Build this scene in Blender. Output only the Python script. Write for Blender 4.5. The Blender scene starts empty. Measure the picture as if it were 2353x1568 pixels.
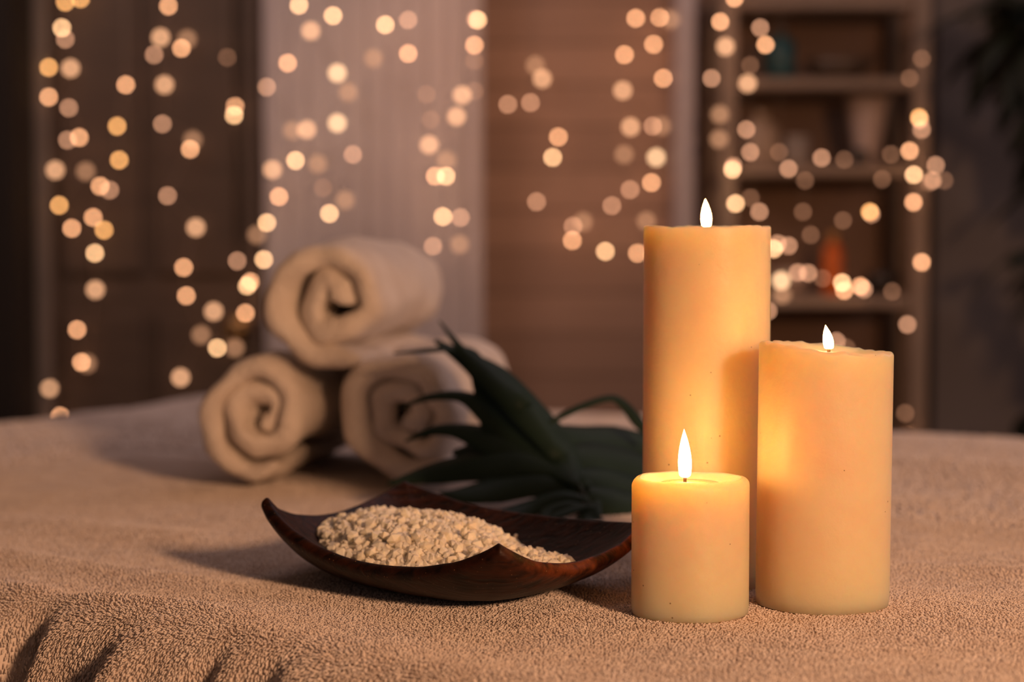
import bpy, math, random
import numpy as np
from mathutils import Vector, Matrix, noise

S = bpy.context.scene
C = S.collection
PI = math.pi

# ------------------------------------------------------------------ camera
F = 4700.0                      # focal length in pixels of the 2353 px frame
CX, CY = 1176.5, 784.0
CAMZ = 0.237
PITCH = math.atan((CY - 515.0) / F)
cam_d = bpy.data.cameras.new('camera')
cam = bpy.data.objects.new('camera', cam_d)
C.objects.link(cam)
cam.location = (0, 0, CAMZ)
cam.rotation_euler = (PI / 2 - PITCH, 0, 0)
cam_d.sensor_width = 36.0
cam_d.lens = F / 2353.0 * 36.0
cam_d.clip_start = 0.02
cam_d.dof.use_dof = True
cam_d.dof.focus_distance = 1.24
cam_d.dof.aperture_fstop = 4.5
S.camera = cam

# ------------------------------------------------------------------ world, lights, exposure
S.view_settings.view_transform = 'Standard'
S.view_settings.look = 'None'
S.view_settings.gamma = 1.0
S.view_settings.use_curve_mapping = False
S.view_settings.exposure = 0.0
w = bpy.data.worlds.new('room_air')
S.world = w
w.use_nodes = True
w.node_tree.nodes['Background'].inputs[0].default_value = (1.0, 0.72, 0.62, 1)
w.node_tree.nodes['Background'].inputs[1].default_value = 0.10

def area_light(name, loc, target, size, power, color, size_y=None):
    d = bpy.data.lights.new(name, 'AREA')
    d.energy = power; d.color = color; d.size = size
    if size_y: d.shape = 'RECTANGLE'; d.size_y = size_y
    o = bpy.data.objects.new(name, d); C.objects.link(o)
    o.location = loc
    o.rotation_euler = (Vector(target) - Vector(loc)).to_track_quat('-Z', 'Y').to_euler()
    return o
# warm lamp standing to the right of the camera
KEY = area_light('table_lamp_light', (0.98, -0.42, 0.70), (-0.02, 1.6, 0.10), 0.20, 31.0, (1.0, 0.53, 0.28))
# soft fill added under the ceiling for ambient light from above
TOP_FILL = area_light('ceiling_fill_light', (0.5, 2.5, 1.60), (0.1, 2.0, 0.0), 1.3, 5.0, (1.0, 0.80, 0.88))
# pale dusk from a window in the right hand wall
DUSK = area_light('right_window_light', (2.45, 2.75, 0.95), (0.0, 1.8, 0.08), 0.8, 7.5, (1.0, 0.78, 0.80))
# unseen spot added to put a warm glow on the boarded wall
_sd = bpy.data.lights.new('added_wall_glow_light', 'SPOT'); _sd.energy = 46.0; _sd.color = (1.0, 0.47, 0.25); _sd.spot_size = math.radians(27); _sd.spot_blend = 1.0; _sd.shadow_soft_size = 0.05
_so = bpy.data.objects.new('added_wall_glow_light', _sd); C.objects.link(_so); _so.location = (0.12, 2.5, 1.62)
_so.rotation_euler = (Vector((0.0, 4.35, 0.45)) - Vector(_so.location)).to_track_quat('-Z', 'Y').to_euler()
# fill lamp added out of view to brighten the far wall
BACK = area_light('far_wall_fill_light', (-1.0, 3.0, 1.45), (0.0, 4.3, 0.45), 0.7, 8.5, (1.0, 0.67, 0.56))

S.cycles.max_bounces = 6
S.cycles.diffuse_bounces = 3
S.cycles.glossy_bounces = 2
S.cycles.transmission_bounces = 4
S.cycles.transparent_max_bounces = 6
S.cycles.use_adaptive_sampling = True
S.cycles.adaptive_threshold = 0.01
S.cycles.use_denoising = True
S.cycles.caustics_reflective = False
S.cycles.caustics_refractive = False
S.cycles.sample_clamp_indirect = 4.0

# ------------------------------------------------------------------ helpers
cp, sp = math.cos(PITCH), math.sin(PITCH)
def P(px, py, Y):
    """the point at room depth Y seen at frame position px, py"""
    a, b = (px - CX) / F, (CY - py) / F
    d = Vector((a, cp + b * sp, -sp + b * cp))
    k = Y / d.y
    return Vector((d.x * k, Y, CAMZ + d.z * k))

def link(name, me, mat=None, parent=None, smooth=True):
    o = bpy.data.objects.new(name, me)
    C.objects.link(o)
    if mat: me.materials.append(mat)
    if smooth and len(me.polygons):
        me.polygons.foreach_set('use_smooth', [True] * len(me.polygons))
    if parent: o.parent = parent
    return o

def mesh(name, verts, faces, mat=None, parent=None, smooth=True):
    me = bpy.data.meshes.new(name)
    me.from_pydata([tuple(v) for v in verts], [], faces)
    me.validate(); me.update()
    return link(name, me, mat, parent, smooth)

def tag(o, label, cat, group=None, kind=None):
    o['label'] = label; o['category'] = cat
    if group: o['group'] = group
    if kind: o['kind'] = kind
    return o

def empty(name, loc=(0, 0, 0), rz=0.0):
    o = bpy.data.objects.new(name, None); C.objects.link(o)
    o.location = loc; o.rotation_euler = (0, 0, rz); o.empty_display_size = 0.02
    return o

def struct(name, verts, faces, mat, smooth=False):
    o = mesh(name, verts, faces, mat, None, smooth); o['kind'] = 'structure'
    return o

def box_vf(x0, x1, y0, y1, z0, z1, b=0.0):
    """a box, with its edges chamfered by b"""
    if b <= 0:
        v = [(x, y, z) for z in (z0, z1) for y in (y0, y1) for x in (x0, x1)]
        return v, [(0, 2, 3, 1), (4, 5, 7, 6), (0, 1, 5, 4), (2, 6, 7, 3), (0, 4, 6, 2), (1, 3, 7, 5)]
    v = []; f = []
    lo = (x0, y0, z0); hi = (x1, y1, z1)
    idx = {}
    for sx in (0, 1):
        for sy in (0, 1):
            for sz in (0, 1):
                s = (sx, sy, sz)
                for ax in range(3):
                    p = [(hi[k] if s[k] else lo[k]) + (0 if k == ax else (-b if s[k] else b)) for k in range(3)]
                    idx[(s, ax)] = len(v); v.append(tuple(p))
    for ax in range(3):
        u, w_ = [k for k in range(3) if k != ax]
        for side in (0, 1):
            q = []
            for (a, c) in ((0, 0), (1, 0), (1, 1), (0, 1)):
                s = [0, 0, 0]; s[ax] = side; s[u] = a; s[w_] = c
                q.append(idx[(tuple(s), ax)])
            if (side == 1) == (ax == 1): q = q[::-1]
            f.append(tuple(q))
    for ax in range(3):
        u, w_ = [k for k in range(3) if k != ax]
        for a in (0, 1):
            for c in (0, 1):
                s0 = [0, 0, 0]; s0[u] = a; s0[w_] = c
                s1 = list(s0); s1[ax] = 1
                s0 = tuple(s0); s1 = tuple(s1)
                f.append((idx[(s0, u)], idx[(s1, u)], idx[(s1, w_)], idx[(s0, w_)]))
    for sx in (0, 1):
        for sy in (0, 1):
            for sz in (0, 1):
                s = (sx, sy, sz)
                f.append((idx[(s, 0)], idx[(s, 1)], idx[(s, 2)]))
    return v, f

def box(name, x0, x1, y0, y1, z0, z1, mat, parent=None, b=0.004):
    v, f = box_vf(x0, x1, y0, y1, z0, z1, b)
    o = mesh(name, v, f, mat, parent, smooth=False)
    import bmesh
    bm = bmesh.new(); bm.from_mesh(o.data); bmesh.ops.recalc_face_normals(bm, faces=bm.faces); bm.to_mesh(o.data); bm.free()
    return o

def lathe_vf(prof, n=48, dz=None, dr=None):
    """prof: list of (r, z) from the bottom axis to the top axis"""
    v = []; f = []; rings = []
    for (r, z) in prof:
        if r < 1e-6:
            rings.append([len(v)]); v.append((0, 0, z))
        else:
            ring = []
            for i in range(n):
                a = 2 * PI * i / n
                rr = r + (dr(a, r, z) if dr else 0)
                ring.append(len(v)); v.append((rr * math.cos(a), rr * math.sin(a), z + (dz(a, r, z) if dz else 0)))
            rings.append(ring)
    for A, B in zip(rings[:-1], rings[1:]):
        for i in range(n):
            j = (i + 1) % n
            if len(A) == 1 and len(B) > 1: f.append((A[0], B[j], B[i]))
            elif len(B) == 1 and len(A) > 1: f.append((A[i], A[j], B[0]))
            elif len(A) > 1: f.append((A[i], A[j], B[j], B[i]))
    return v, f

def lathe(name, prof, mat, parent=None, loc=None, n=48, dz=None, dr=None, smooth=True):
    v, f = lathe_vf(prof, n, dz, dr)
    o = mesh(name, v, f, mat, parent, smooth)
    if loc is not None: o.location = loc
    return o

def tube(name, pts, rad, mat, parent=None, n=8):
    """a round bar along pts; rad is one radius or a list"""
    pts = [Vector(p) for p in pts]
    if not isinstance(rad, (list, tuple)): rad = [rad] * len(pts)
    v = []; f = []
    ref = Vector((0.13, 0.37, 0.92)).normalized()
    for i, p in enumerate(pts):
        t = (pts[min(i + 1, len(pts) - 1)] - pts[max(i - 1, 0)]).normalized()
        a = t.cross(ref)
        if a.length < 1e-3: a = t.cross(Vector((1, 0, 0)))
        a.normalize(); b = t.cross(a)
        for k in range(n):
            q = 2 * PI * k / n
            v.append(p + (a * math.cos(q) + b * math.sin(q)) * rad[i])
    m = len(pts)
    for i in range(m - 1):
        for k in range(n):
            l = (k + 1) % n
            f.append((i * n + k, i * n + l, (i + 1) * n + l, (i + 1) * n + k))
    f.append(tuple(range(n))[::-1]); f.append(tuple((m - 1) * n + k for k in range(n)))
    return mesh(name, v, f, mat, parent)

def smoothpath(pts, n):
    """Catmull-Rom through pts"""
    pts = [np.array(p, float) for p in pts]
    P_ = [2 * pts[0] - pts[1]] + pts + [2 * pts[-1] - pts[-2]]
    out = []
    m = len(pts) - 1
    for i in range(n + 1):
        u = i / n * m; k = min(int(u), m - 1); t = u - k
        a, b, c, d = P_[k:k + 4]
        out.append(0.5 * (2 * b + (c - a) * t + (2 * a - 5 * b + 4 * c - d) * t * t + (3 * b - a - 3 * c + d) * t ** 3))
    return out

# ------------------------------------------------------------------ materials
def mat_new(name):
    m = bpy.data.materials.new(name); m.use_nodes = True
    nt = m.node_tree; b = nt.nodes['Principled BSDF']
    return m, nt, b

def rgba(c): return (c[0], c[1], c[2], 1.0)

def plain(name, col, rough=0.6, col2=None, nscale=20.0, bump=0.0, bscale=60.0, spec=0.5, stretch=(1, 1, 1), metal=0.0, **kw):
    m, nt, b = mat_new(name)
    N = nt.nodes; L = nt.links
    b.inputs['Roughness'].default_value = rough
    b.inputs['Specular IOR Level'].default_value = spec
    b.inputs['Metallic'].default_value = metal
    tc = N.new('ShaderNodeTexCoord'); mp = N.new('ShaderNodeMapping')
    mp.inputs['Scale'].default_value = stretch
    L.new(tc.outputs['Object'], mp.inputs['Vector'])
    nz = N.new('ShaderNodeTexNoise'); nz.inputs['Scale'].default_value = nscale; nz.inputs['Detail'].default_value = 5
    L.new(mp.outputs['Vector'], nz.inputs['Vector'])
    rp = N.new('ShaderNodeValToRGB')
    rp.color_ramp.elements[0].position = 0.35; rp.color_ramp.elements[1].position = 0.68
    rp.color_ramp.elements[0].color = rgba(col); rp.color_ramp.elements[1].color = rgba(col2 or [c * 1.12 for c in col])
    L.new(nz.outputs['Fac'], rp.inputs['Fac']); L.new(rp.outputs['Color'], b.inputs['Base Color'])
    if bump:
        n2 = N.new('ShaderNodeTexNoise'); n2.inputs['Scale'].default_value = bscale; n2.inputs['Detail'].default_value = 4
        L.new(mp.outputs['Vector'], n2.inputs['Vector'])
        bp = N.new('ShaderNodeBump'); bp.inputs['Strength'].default_value = bump; bp.inputs['Distance'].default_value = 0.01
        L.new(n2.outputs['Fac'], bp.inputs['Height']); L.new(bp.outputs['Normal'], b.inputs['Normal'])
    return m

def wax_mat(name, col, radius):
    m, nt, b = mat_new(name)
    N = nt.nodes; L = nt.links
    b.inputs['Base Color'].default_value = rgba(col)
    b.inputs['Subsurface Weight'].default_value = 1.0
    b.inputs['Subsurface Radius'].default_value = radius
    b.inputs['Subsurface Scale'].default_value = 1.0
    b.inputs['Roughness'].default_value = 0.42
    b.inputs['Specular IOR Level'].default_value = 0.35
    tc = N.new('ShaderNodeTexCoord')
    nz = N.new('ShaderNodeTexNoise'); nz.inputs['Scale'].default_value = 28; nz.inputs['Detail'].default_value = 4
    L.new(tc.outputs['Object'], nz.inputs['Vector'])
    # sparse dark specks in the wax
    vo = N.new('ShaderNodeTexVoronoi'); vo.inputs['Scale'].default_value = 85
    L.new(tc.outputs['Object'], vo.inputs['Vector'])
    lt = N.new('ShaderNodeMath'); lt.operation = 'LESS_THAN'; lt.inputs[1].default_value = 0.045
    L.new(vo.outputs['Distance'], lt.inputs[0])
    mx = N.new('ShaderNodeMix'); mx.data_type = 'RGBA'
    rp = N.new('ShaderNodeValToRGB')
    rp.color_ramp.elements[0].color = rgba([c * 0.93 for c in col]); rp.color_ramp.elements[1].color = rgba(col)
    rp.color_ramp.elements[0].position = 0.3; rp.color_ramp.elements[1].position = 0.6
    L.new(nz.outputs['Fac'], rp.inputs['Fac'])
    L.new(lt.outputs[0], mx.inputs[0]); L.new(rp.outputs['Color'], mx.inputs[6])
    mx.inputs[7].default_value = (0.35, 0.2, 0.1, 1)
    L.new(mx.outputs[2], b.inputs['Base Color'])
    bp = N.new('ShaderNodeBump'); bp.inputs['Strength'].default_value = 0.18; bp.inputs['Distance'].default_value = 0.004
    n2 = N.new('ShaderNodeTexNoise'); n2.inputs['Scale'].default_value = 120; n2.inputs['Detail'].default_value = 3
    L.new(tc.outputs['Object'], n2.inputs['Vector'])
    L.new(n2.outputs['Fac'], bp.inputs['Height']); L.new(bp.outputs['Normal'], b.inputs['Normal'])
    return m

def emit_mat(name, col, strength):
    m, nt, b = mat_new(name)
    b.inputs['Base Color'].default_value = (0, 0, 0, 1)
    b.inputs['Specular IOR Level'].default_value = 0
    b.inputs['Emission Color'].default_value = rgba(col)
    b.inputs['Emission Strength'].default_value = strength
    return m

def plank_mat(name, c1, c2, gap, h=0.095, rough=0.7, axis='Z'):
    """wood boards laid along X with dark joints"""
    m, nt, b = mat_new(name); N = nt.nodes; L = nt.links
    b.inputs['Roughness'].default_value = rough
    tc = N.new('ShaderNodeTexCoord'); sx = N.new('ShaderNodeSeparateXYZ')
    L.new(tc.outputs['Object'], sx.inputs[0])
    dv = N.new('ShaderNodeMath'); dv.operation = 'DIVIDE'; dv.inputs[1].default_value = h
    L.new(sx.outputs[axis], dv.inputs[0])
    fr = N.new('ShaderNodeMath'); fr.operation = 'FRACT'; L.new(dv.outputs[0], fr.inputs[0])
    fl = N.new('ShaderNodeMath'); fl.operation = 'FLOOR'; L.new(dv.outputs[0], fl.inputs[0])
    wn = N.new('ShaderNodeTexWhiteNoise'); wn.noise_dimensions = '1D'; L.new(fl.outputs[0], wn.inputs['W'])
    gt = N.new('ShaderNodeMath'); gt.operation = 'LESS_THAN'; gt.inputs[1].default_value = 0.07; L.new(fr.outputs[0], gt.inputs[0])
    mp = N.new('ShaderNodeMapping'); mp.inputs['Scale'].default_value = (2, 2, 30) if axis == 'Z' else (30, 2, 2)
    L.new(tc.outputs['Object'], mp.inputs['Vector'])
    nz = N.new('ShaderNodeTexNoise'); nz.inputs['Scale'].default_value = 2.2; nz.inputs['Detail'].default_value = 6
    L.new(mp.outputs['Vector'], nz.inputs['Vector'])
    av = N.new('ShaderNodeMath'); av.operation = 'ADD'; L.new(nz.outputs['Fac'], av.inputs[0])
    ml = N.new('ShaderNodeMath'); ml.operation = 'MULTIPLY_ADD'; ml.inputs[1].default_value = 0.5; ml.inputs[2].default_value = -0.25
    L.new(wn.outputs['Value'], ml.inputs[0]); L.new(ml.outputs[0], av.inputs[1])
    rp = N.new('ShaderNodeValToRGB'); rp.color_ramp.elements[0].color = rgba(c1); rp.color_ramp.elements[1].color = rgba(c2)
    rp.color_ramp.elements[0].position = 0.25; rp.color_ramp.elements[1].position = 0.75
    L.new(av.outputs[0], rp.inputs['Fac'])
    mx = N.new('ShaderNodeMix'); mx.data_type = 'RGBA'
    L.new(gt.outputs[0], mx.inputs[0]); L.new(rp.outputs['Color'], mx.inputs[6]); mx.inputs[7].default_value = rgba(gap)
    L.new(mx.outputs[2], b.inputs['Base Color'])
    return m

def wood_mat(glint=False):
    m, nt, b = mat_new('glint_carved_wood' if glint else 'dark_carved_wood'); N = nt.nodes; L = nt.links
    tc = N.new('ShaderNodeTexCoord')
    mp = N.new('ShaderNodeMapping'); mp.inputs['Rotation'].default_value = (0, 0, math.radians(38))
    mp.inputs['Scale'].default_value = (6, 60, 60)
    L.new(tc.outputs['Object'], mp.inputs['Vector'])
    nz = N.new('ShaderNodeTexNoise'); nz.inputs['Scale'].default_value = 3.0; nz.inputs['Detail'].default_value = 7; nz.inputs['Distortion'].default_value = 0.6
    L.new(mp.outputs['Vector'], nz.inputs['Vector'])
    rp = N.new('ShaderNodeValToRGB')
    rp.color_ramp.elements[0].color = (0.005, 0.0018, 0.001, 1); rp.color_ramp.elements[1].color = (0.042, 0.011, 0.004, 1)
    rp.color_ramp.elements[0].position = 0.36; rp.color_ramp.elements[1].position = 0.70
    L.new(nz.outputs['Fac'], rp.inputs['Fac'])
    vo = N.new('ShaderNodeTexVoronoi'); vo.inputs['Scale'].default_value = 260; L.new(tc.outputs['Object'], vo.inputs['Vector'])
    lt = N.new('ShaderNodeMath'); lt.operation = 'LESS_THAN'; lt.inputs[1].default_value = 0.08; L.new(vo.outputs['Distance'], lt.inputs[0])
    mx = N.new('ShaderNodeMix'); mx.data_type = 'RGBA'; L.new(lt.outputs[0], mx.inputs[0])
    src = rp.outputs['Color']
    if glint:                       # lamp glint painted in as reddish colour on the right hand outer side
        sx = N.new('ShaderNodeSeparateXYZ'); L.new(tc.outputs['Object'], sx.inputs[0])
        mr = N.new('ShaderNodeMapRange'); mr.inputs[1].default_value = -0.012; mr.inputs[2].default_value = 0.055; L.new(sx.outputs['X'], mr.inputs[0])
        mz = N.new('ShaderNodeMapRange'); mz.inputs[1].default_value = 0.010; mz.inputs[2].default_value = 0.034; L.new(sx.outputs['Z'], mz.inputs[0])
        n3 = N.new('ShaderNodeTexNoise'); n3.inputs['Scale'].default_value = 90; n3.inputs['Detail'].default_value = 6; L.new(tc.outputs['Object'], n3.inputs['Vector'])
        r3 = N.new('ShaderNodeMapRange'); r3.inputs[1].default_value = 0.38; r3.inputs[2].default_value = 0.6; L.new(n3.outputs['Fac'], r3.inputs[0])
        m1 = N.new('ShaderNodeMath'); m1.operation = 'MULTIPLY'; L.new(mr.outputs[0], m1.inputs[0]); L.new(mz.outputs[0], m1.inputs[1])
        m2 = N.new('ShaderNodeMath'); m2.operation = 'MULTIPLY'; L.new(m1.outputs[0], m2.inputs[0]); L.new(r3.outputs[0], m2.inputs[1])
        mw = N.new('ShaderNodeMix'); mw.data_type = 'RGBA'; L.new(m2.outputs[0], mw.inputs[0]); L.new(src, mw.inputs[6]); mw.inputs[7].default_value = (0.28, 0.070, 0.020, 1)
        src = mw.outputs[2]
    L.new(src, mx.inputs[6]); mx.inputs[7].default_value = (0.35, 0.2, 0.11, 1)
    L.new(mx.outputs[2], b.inputs['Base Color'])
    b.inputs['Roughness'].default_value = 0.5; b.inputs['Specular IOR Level'].default_value = 0.25
    bp = N.new('ShaderNodeBump'); bp.inputs['Strength'].default_value = 0.5; bp.inputs['Distance'].default_value = 0.002
    L.new(nz.outputs['Fac'], bp.inputs['Height']); L.new(bp.outputs['Normal'], b.inputs['Normal'])
    return m

M = {}
M['wax'] = wax_mat('cream_wax', (0.985, 0.725, 0.46), (0.062, 0.038, 0.020))
M['wick'] = plain('charred_wick', (0.02, 0.012, 0.008), 0.9, nscale=300)
M['pool'] = plain('molten_wax', (0.90, 0.62, 0.30), 0.05, nscale=10, spec=0.6)
M['flame'] = emit_mat('flame_light', (1.0, 0.41, 0.11), 100.0)
M['terry'] = plain('terry_cotton', (0.80, 0.69, 0.61), 0.95, col2=(0.86, 0.76, 0.69), nscale=9, spec=0.1)
M['pile'] = plain('terry_loop_cotton', (0.84, 0.73, 0.65), 0.9, col2=(0.93, 0.84, 0.77), nscale=60, spec=0.1)
M['roll'] = plain('soft_towel_cotton', (0.80, 0.71, 0.63), 0.95, col2=(0.90, 0.82, 0.74), nscale=30, bump=0.5, bscale=260, spec=0.1)
M['wood'] = wood_mat()
M['leaf'] = plain('palm_leaf_green', (0.012, 0.030, 0.021), 0.55, col2=(0.022, 0.046, 0.033), nscale=14, stretch=(1, 1, 1), spec=0.15)
M['stem'] = plain('palm_rib_green', (0.022, 0.034, 0.022), 0.6, col2=(0.032, 0.045, 0.030), nscale=30, spec=0.15)
M['plant'] = plain('dark_foliage', (0.006, 0.012, 0.006), 0.6, col2=(0.014, 0.022, 0.012), nscale=9)
M['wire'] = plain('clear_light_wire', (0.25, 0.2, 0.16), 0.4, nscale=50)

# ------------------------------------------------------------------ the bed surface
E1 = np.array([0.8, -0.6]); EN = np.array([-0.6, -0.8])      # along the near edge / out over the near edge
S_OFF, S_FAR, T_LEFT, T_RIGHT = 0.866, -1.229, -1.93, 0.25
R_EDGE = 0.055
BED = 0.72                                                    # height of the bed

def lumps(x, y):
    z = 0.0028 * np.sin(7.0 * x + 4.0 * y + 0.6) + 0.0022 * np.sin(13.0 * x - 9.0 * y + 2.0) + 0.0014 * np.sin(27 * x + 21 * y)
    # creases left of the dish
    def ridge(x0, y0, x1, y1, h, wd):
        dx, dy = x1 - x0, y1 - y0; ll = math.hypot(dx, dy); dx, dy = dx / ll, dy / ll
        u = (x - x0) * dx + (y - y0) * dy; v = (x - x0) * -dy + (y - y0) * dx
        return h * np.exp(-(v / wd) ** 2) / (1 + np.exp(-(u + 0.02) * 60)) / (1 + np.exp((u - ll) * 60))
    z = z * 0.7
    z = z + ridge(-0.40, 1.46, -0.19, 1.33, 0.007, 0.022) + ridge(-0.42, 1.62, -0.22, 1.52, 0.006, 0.03)
    z = z + ridge(-0.36, 1.34, -0.16, 1.22, 0.005, 0.015)
    z = z + ridge(0.26, 1.62, 0.48, 1.50, 0.006, 0.03) + ridge(0.25, 1.40, 0.44, 1.31, 0.004, 0.02) + ridge(0.30, 2.0, 0.6, 1.85, 0.010, 0.05)
    # calm, level spots where things stand
    for (cx, cy, r) in ((0.108, 1.234, .05), (0.193, 1.263, .055), (0.127, 1.34, .055), (-0.03, 1.34, .10), (-0.17, 2.0, .16)):
        z = z * (1 - np.exp(-(((x - cx) ** 2 + (y - cy) ** 2) / r ** 2) ** 2))
    return z

def surf(t, s):
    """t along the near edge, s out over it (s<0 on the bed); returns xyz"""
    arc = R_EDGE * PI / 2
    def side(q):                                             # horizontal run and drop past an edge
        a = np.clip(q / R_EDGE, 0, PI / 2)
        run = np.where(q < 0, q, R_EDGE * np.sin(a)); drop = np.where(q < 0, 0, R_EDGE * (1 - np.cos(a))) + np.maximum(q - arc, 0)
        return run, drop
    run, drop = side(s)
    q2 = S_FAR - s; run2, drop2 = side(q2)
    run = np.where(q2 > 0, S_FAR - run2, run)
    tl = T_LEFT - t - 0.10 * np.clip((s + 0.9) / 0.35, -1, 0) * -1 * 1.0
    run3, drop3 = side(tl)
    tt = np.where(tl > 0, t + tl - run3, t)
    x = tt * E1[0] + (run - S_OFF) * EN[0]
    y = tt * E1[1] + (run - S_OFF) * EN[1]
    hang = np.clip(drop / 0.06, 0, 1)
    # folds in the hanging part
    fold = hang * (0.018 * np.sin(t * 42 + 0.8) + 0.013 * np.sin(t * 91 + 1.3 + 25 * drop) + 0.005 * np.sin(t * 150 - 2 + 18 * drop))
    deep = -0.032 * np.exp(-((t + 1.005) / 0.020) ** 2) * np.clip(drop / 0.03, 0, 1) - 0.018 * np.exp(-((t + 0.835 + 0.25 * drop) / 0.012) ** 2) * np.clip(drop / 0.03, 0, 1)
    fold = fold + deep
    x = x + fold * EN[0]; y = y + fold * EN[1]
    flat = np.clip(1 - (drop + drop2 + drop3) / 0.02, 0, 1)
    z = lumps(x, y) * flat - drop - drop2 - drop3
    z = z - 0.004 * np.exp(-((t + 1.005) / 0.02) ** 2) * np.exp(-(np.minimum(s, 0) / 0.03) ** 2)
    return np.stack([x, y, z], -1)

def build_towel():
    tt = np.concatenate([np.arange(T_LEFT - 0.35, -1.25, 0.02), np.arange(-1.25, -0.3, 0.005), np.arange(-0.3, T_RIGHT + 0.01, 0.02)])
    ss = np.concatenate([np.arange(S_FAR - 0.3, -0.9, 0.02), np.arange(-0.9, 0.30, 0.005)])
    T, Q = np.meshgrid(tt, ss, indexing='ij')
    p = surf(T, Q).reshape(-1, 3)
    nt_, ns_ = len(tt), len(ss)
    i, j = np.meshgrid(np.arange(nt_ - 1), np.arange(ns_ - 1), indexing='ij')
    a = (i * ns_ + j).ravel()
    f = np.stack([a, a + 1, a + ns_ + 1, a + ns_], -1)[:, ::-1]
    # the under side, 4 mm lower along the normal, and the rim
    me = bpy.data.meshes.new('bath_towel')
    me.from_pydata(p.tolist(), [], f.tolist()); me.update()
    o = link('bath_towel', me, M['terry'])
    sd = o.modifiers.new('thickness', 'SOLIDIFY'); sd.thickness = 0.003; sd.offset = -1 if me.polygons[len(me.polygons) // 2].normal.z > 0 else 1
    tag(o, 'large cream terry towel spread over the bed and hanging over its near edge', 'towel')
    # the loops
    rng = np.random.default_rng(5)
    def field(t0, t1, s0, s1, sp_):
        n1, n2 = int((t1 - t0) / sp_), int((s1 - s0) / sp_)
        a, b = np.meshgrid(t0 + (np.arange(n1) + .5) * sp_, s0 + (np.arange(n2) + .5) * sp_, indexing='ij')
        a = a.ravel() + rng.uniform(-.5, .5, a.size) * sp_; b = b.ravel() + rng.uniform(-.5, .5, b.size) * sp_
        return a, b, np.full(a.size, sp_)
    parts = [field(-1.6, -0.10, -0.62, 0.16, 0.00165), field(-2.0, -0.20, S_FAR - 0.04, -0.62, 0.0042), field(-2.05, -1.6, -0.62, -0.2, 0.0042)]
    t = np.concatenate([q[0] for q in parts]); s = np.concatenate([q[1] for q in parts]); h = np.concatenate([q[2] for q in parts])
    p = surf(t, s)
    e = 0.0015
    du = surf(t + e, s) - surf(t - e, s); dv = surf(t, s + e) - surf(t, s - e)
    n = np.cross(du, dv); n /= np.linalg.norm(n, axis=1, keepdims=True) + 1e-12
    if np.mean(n[:, 2]) < 0: n = -n
    # keep what the picture's neighbourhood can see (a generous wedge in front of the camera)
    ok = (np.abs(p[:, 0]) < 0.275 * p[:, 1] + 0.06) & (p[:, 1] > 0.9) & (p[:, 2] > -0.14)
    for (cx, cy, r) in ((0.108, 1.234, .0345), (0.193, 1.263, .040), (0.127, 1.34, .041)):
        ok &= (p[:, 0] - cx) ** 2 + (p[:, 1] - cy) ** 2 > r * r
    p, n, h, s = p[ok], n[ok], h[ok], s[ok]
    k = len(p)
    ln = h * rng.uniform(0.55, 1.05, k) * (1 + 1.1 * np.clip((s + 0.02) / 0.06, 0, 1))
    # combed direction changes slowly over the cloth, hanging loops fall
    ang = 2.2 * np.sin(p[:, 0] * 17 + p[:, 1] * 11) + 1.5 * np.sin(p[:, 0] * 39 - p[:, 1] * 31) + rng.normal(0, 1.1, k)
    comb = np.stack([np.cos(ang), np.sin(ang), np.full(k, -0.15)], -1) * 0.75
    fall = np.clip((s + 0.03) / 0.07, 0, 1)[:, None]
    lean = comb * (1 - fall * 0.55) + np.array([-0.25, -0.3, -1.0]) * fall * 1.1
    lean -= n * np.sum(lean * n, 1, keepdims=True)
    d1 = n + lean * 0.5; d1 /= np.linalg.norm(d1, axis=1, keepdims=True)
    d2 = n * 0.35 + lean * 1.1; d2 /= np.linalg.norm(d2, axis=1, keepdims=True)
    a = np.cross(d1, rng.normal(0, 1, (k, 3))); a /= np.linalg.norm(a, axis=1, keepdims=True); b = np.cross(d1, a)
    r0 = (h * rng.uniform(0.31, 0.47, k))[:, None]
    c0 = p - n * (0.2 * h)[:, None]; c1 = p + d1 * (ln * 0.75)[:, None]; c2 = c1 + d2 * (ln * 0.55)[:, None]; tip = c2 + (d2 - n * 0.5) * (ln * 0.22)[:, None]
    V = []
    for c, rr in ((c0, 0.75), (c1, 1.0), (c2, 0.95)):
        for q in range(3):
            th = 2 * PI * q / 3
            V.append(c + (a * math.cos(th) + b * math.sin(th)) * r0 * rr)
    V.append(tip)
    V = np.stack(V, 1).reshape(-1, 3)
    base = (np.arange(k) * 10)[:, None]
    quads = []
    for ring in (0, 3):
        for q in range(3):
            l = (q + 1) % 3
            quads.append([ring + q, ring + l, ring + 3 + l, ring + 3 + q])
    tris = [[6 + q, 6 + (q + 1) % 3, 9] for q in range(3)]
    QF = (base[:, :, None] + np.array(quads)[None]).reshape(-1)
    TF = (base[:, :, None] + np.array(tris)[None]).reshape(-1)
    me = bpy.data.meshes.new('terry_pile')
    me.vertices.add(len(V)); me.vertices.foreach_set('co', V.astype(np.float32).ravel())
    loops = np.concatenate([QF, TF]).astype(np.int32)
    me.loops.add(len(loops)); me.loops.foreach_set('vertex_index', loops)
    nq, nt3 = len(QF) // 4, len(TF) // 3
    me.polygons.add(nq + nt3)
    starts = np.concatenate([np.arange(nq) * 4, nq * 4 + np.arange(nt3) * 3]).astype(np.int32)
    me.polygons.foreach_set('loop_start', starts)
    me.polygons.foreach_set('use_smooth', np.ones(nq + nt3, bool))
    me.update(calc_edges=True)
    pile = link('terry_pile', me, M['pile'], o, smooth=False)
    pile['kind'] = 'stuff'
    print('loops', k)
    return o

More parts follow.
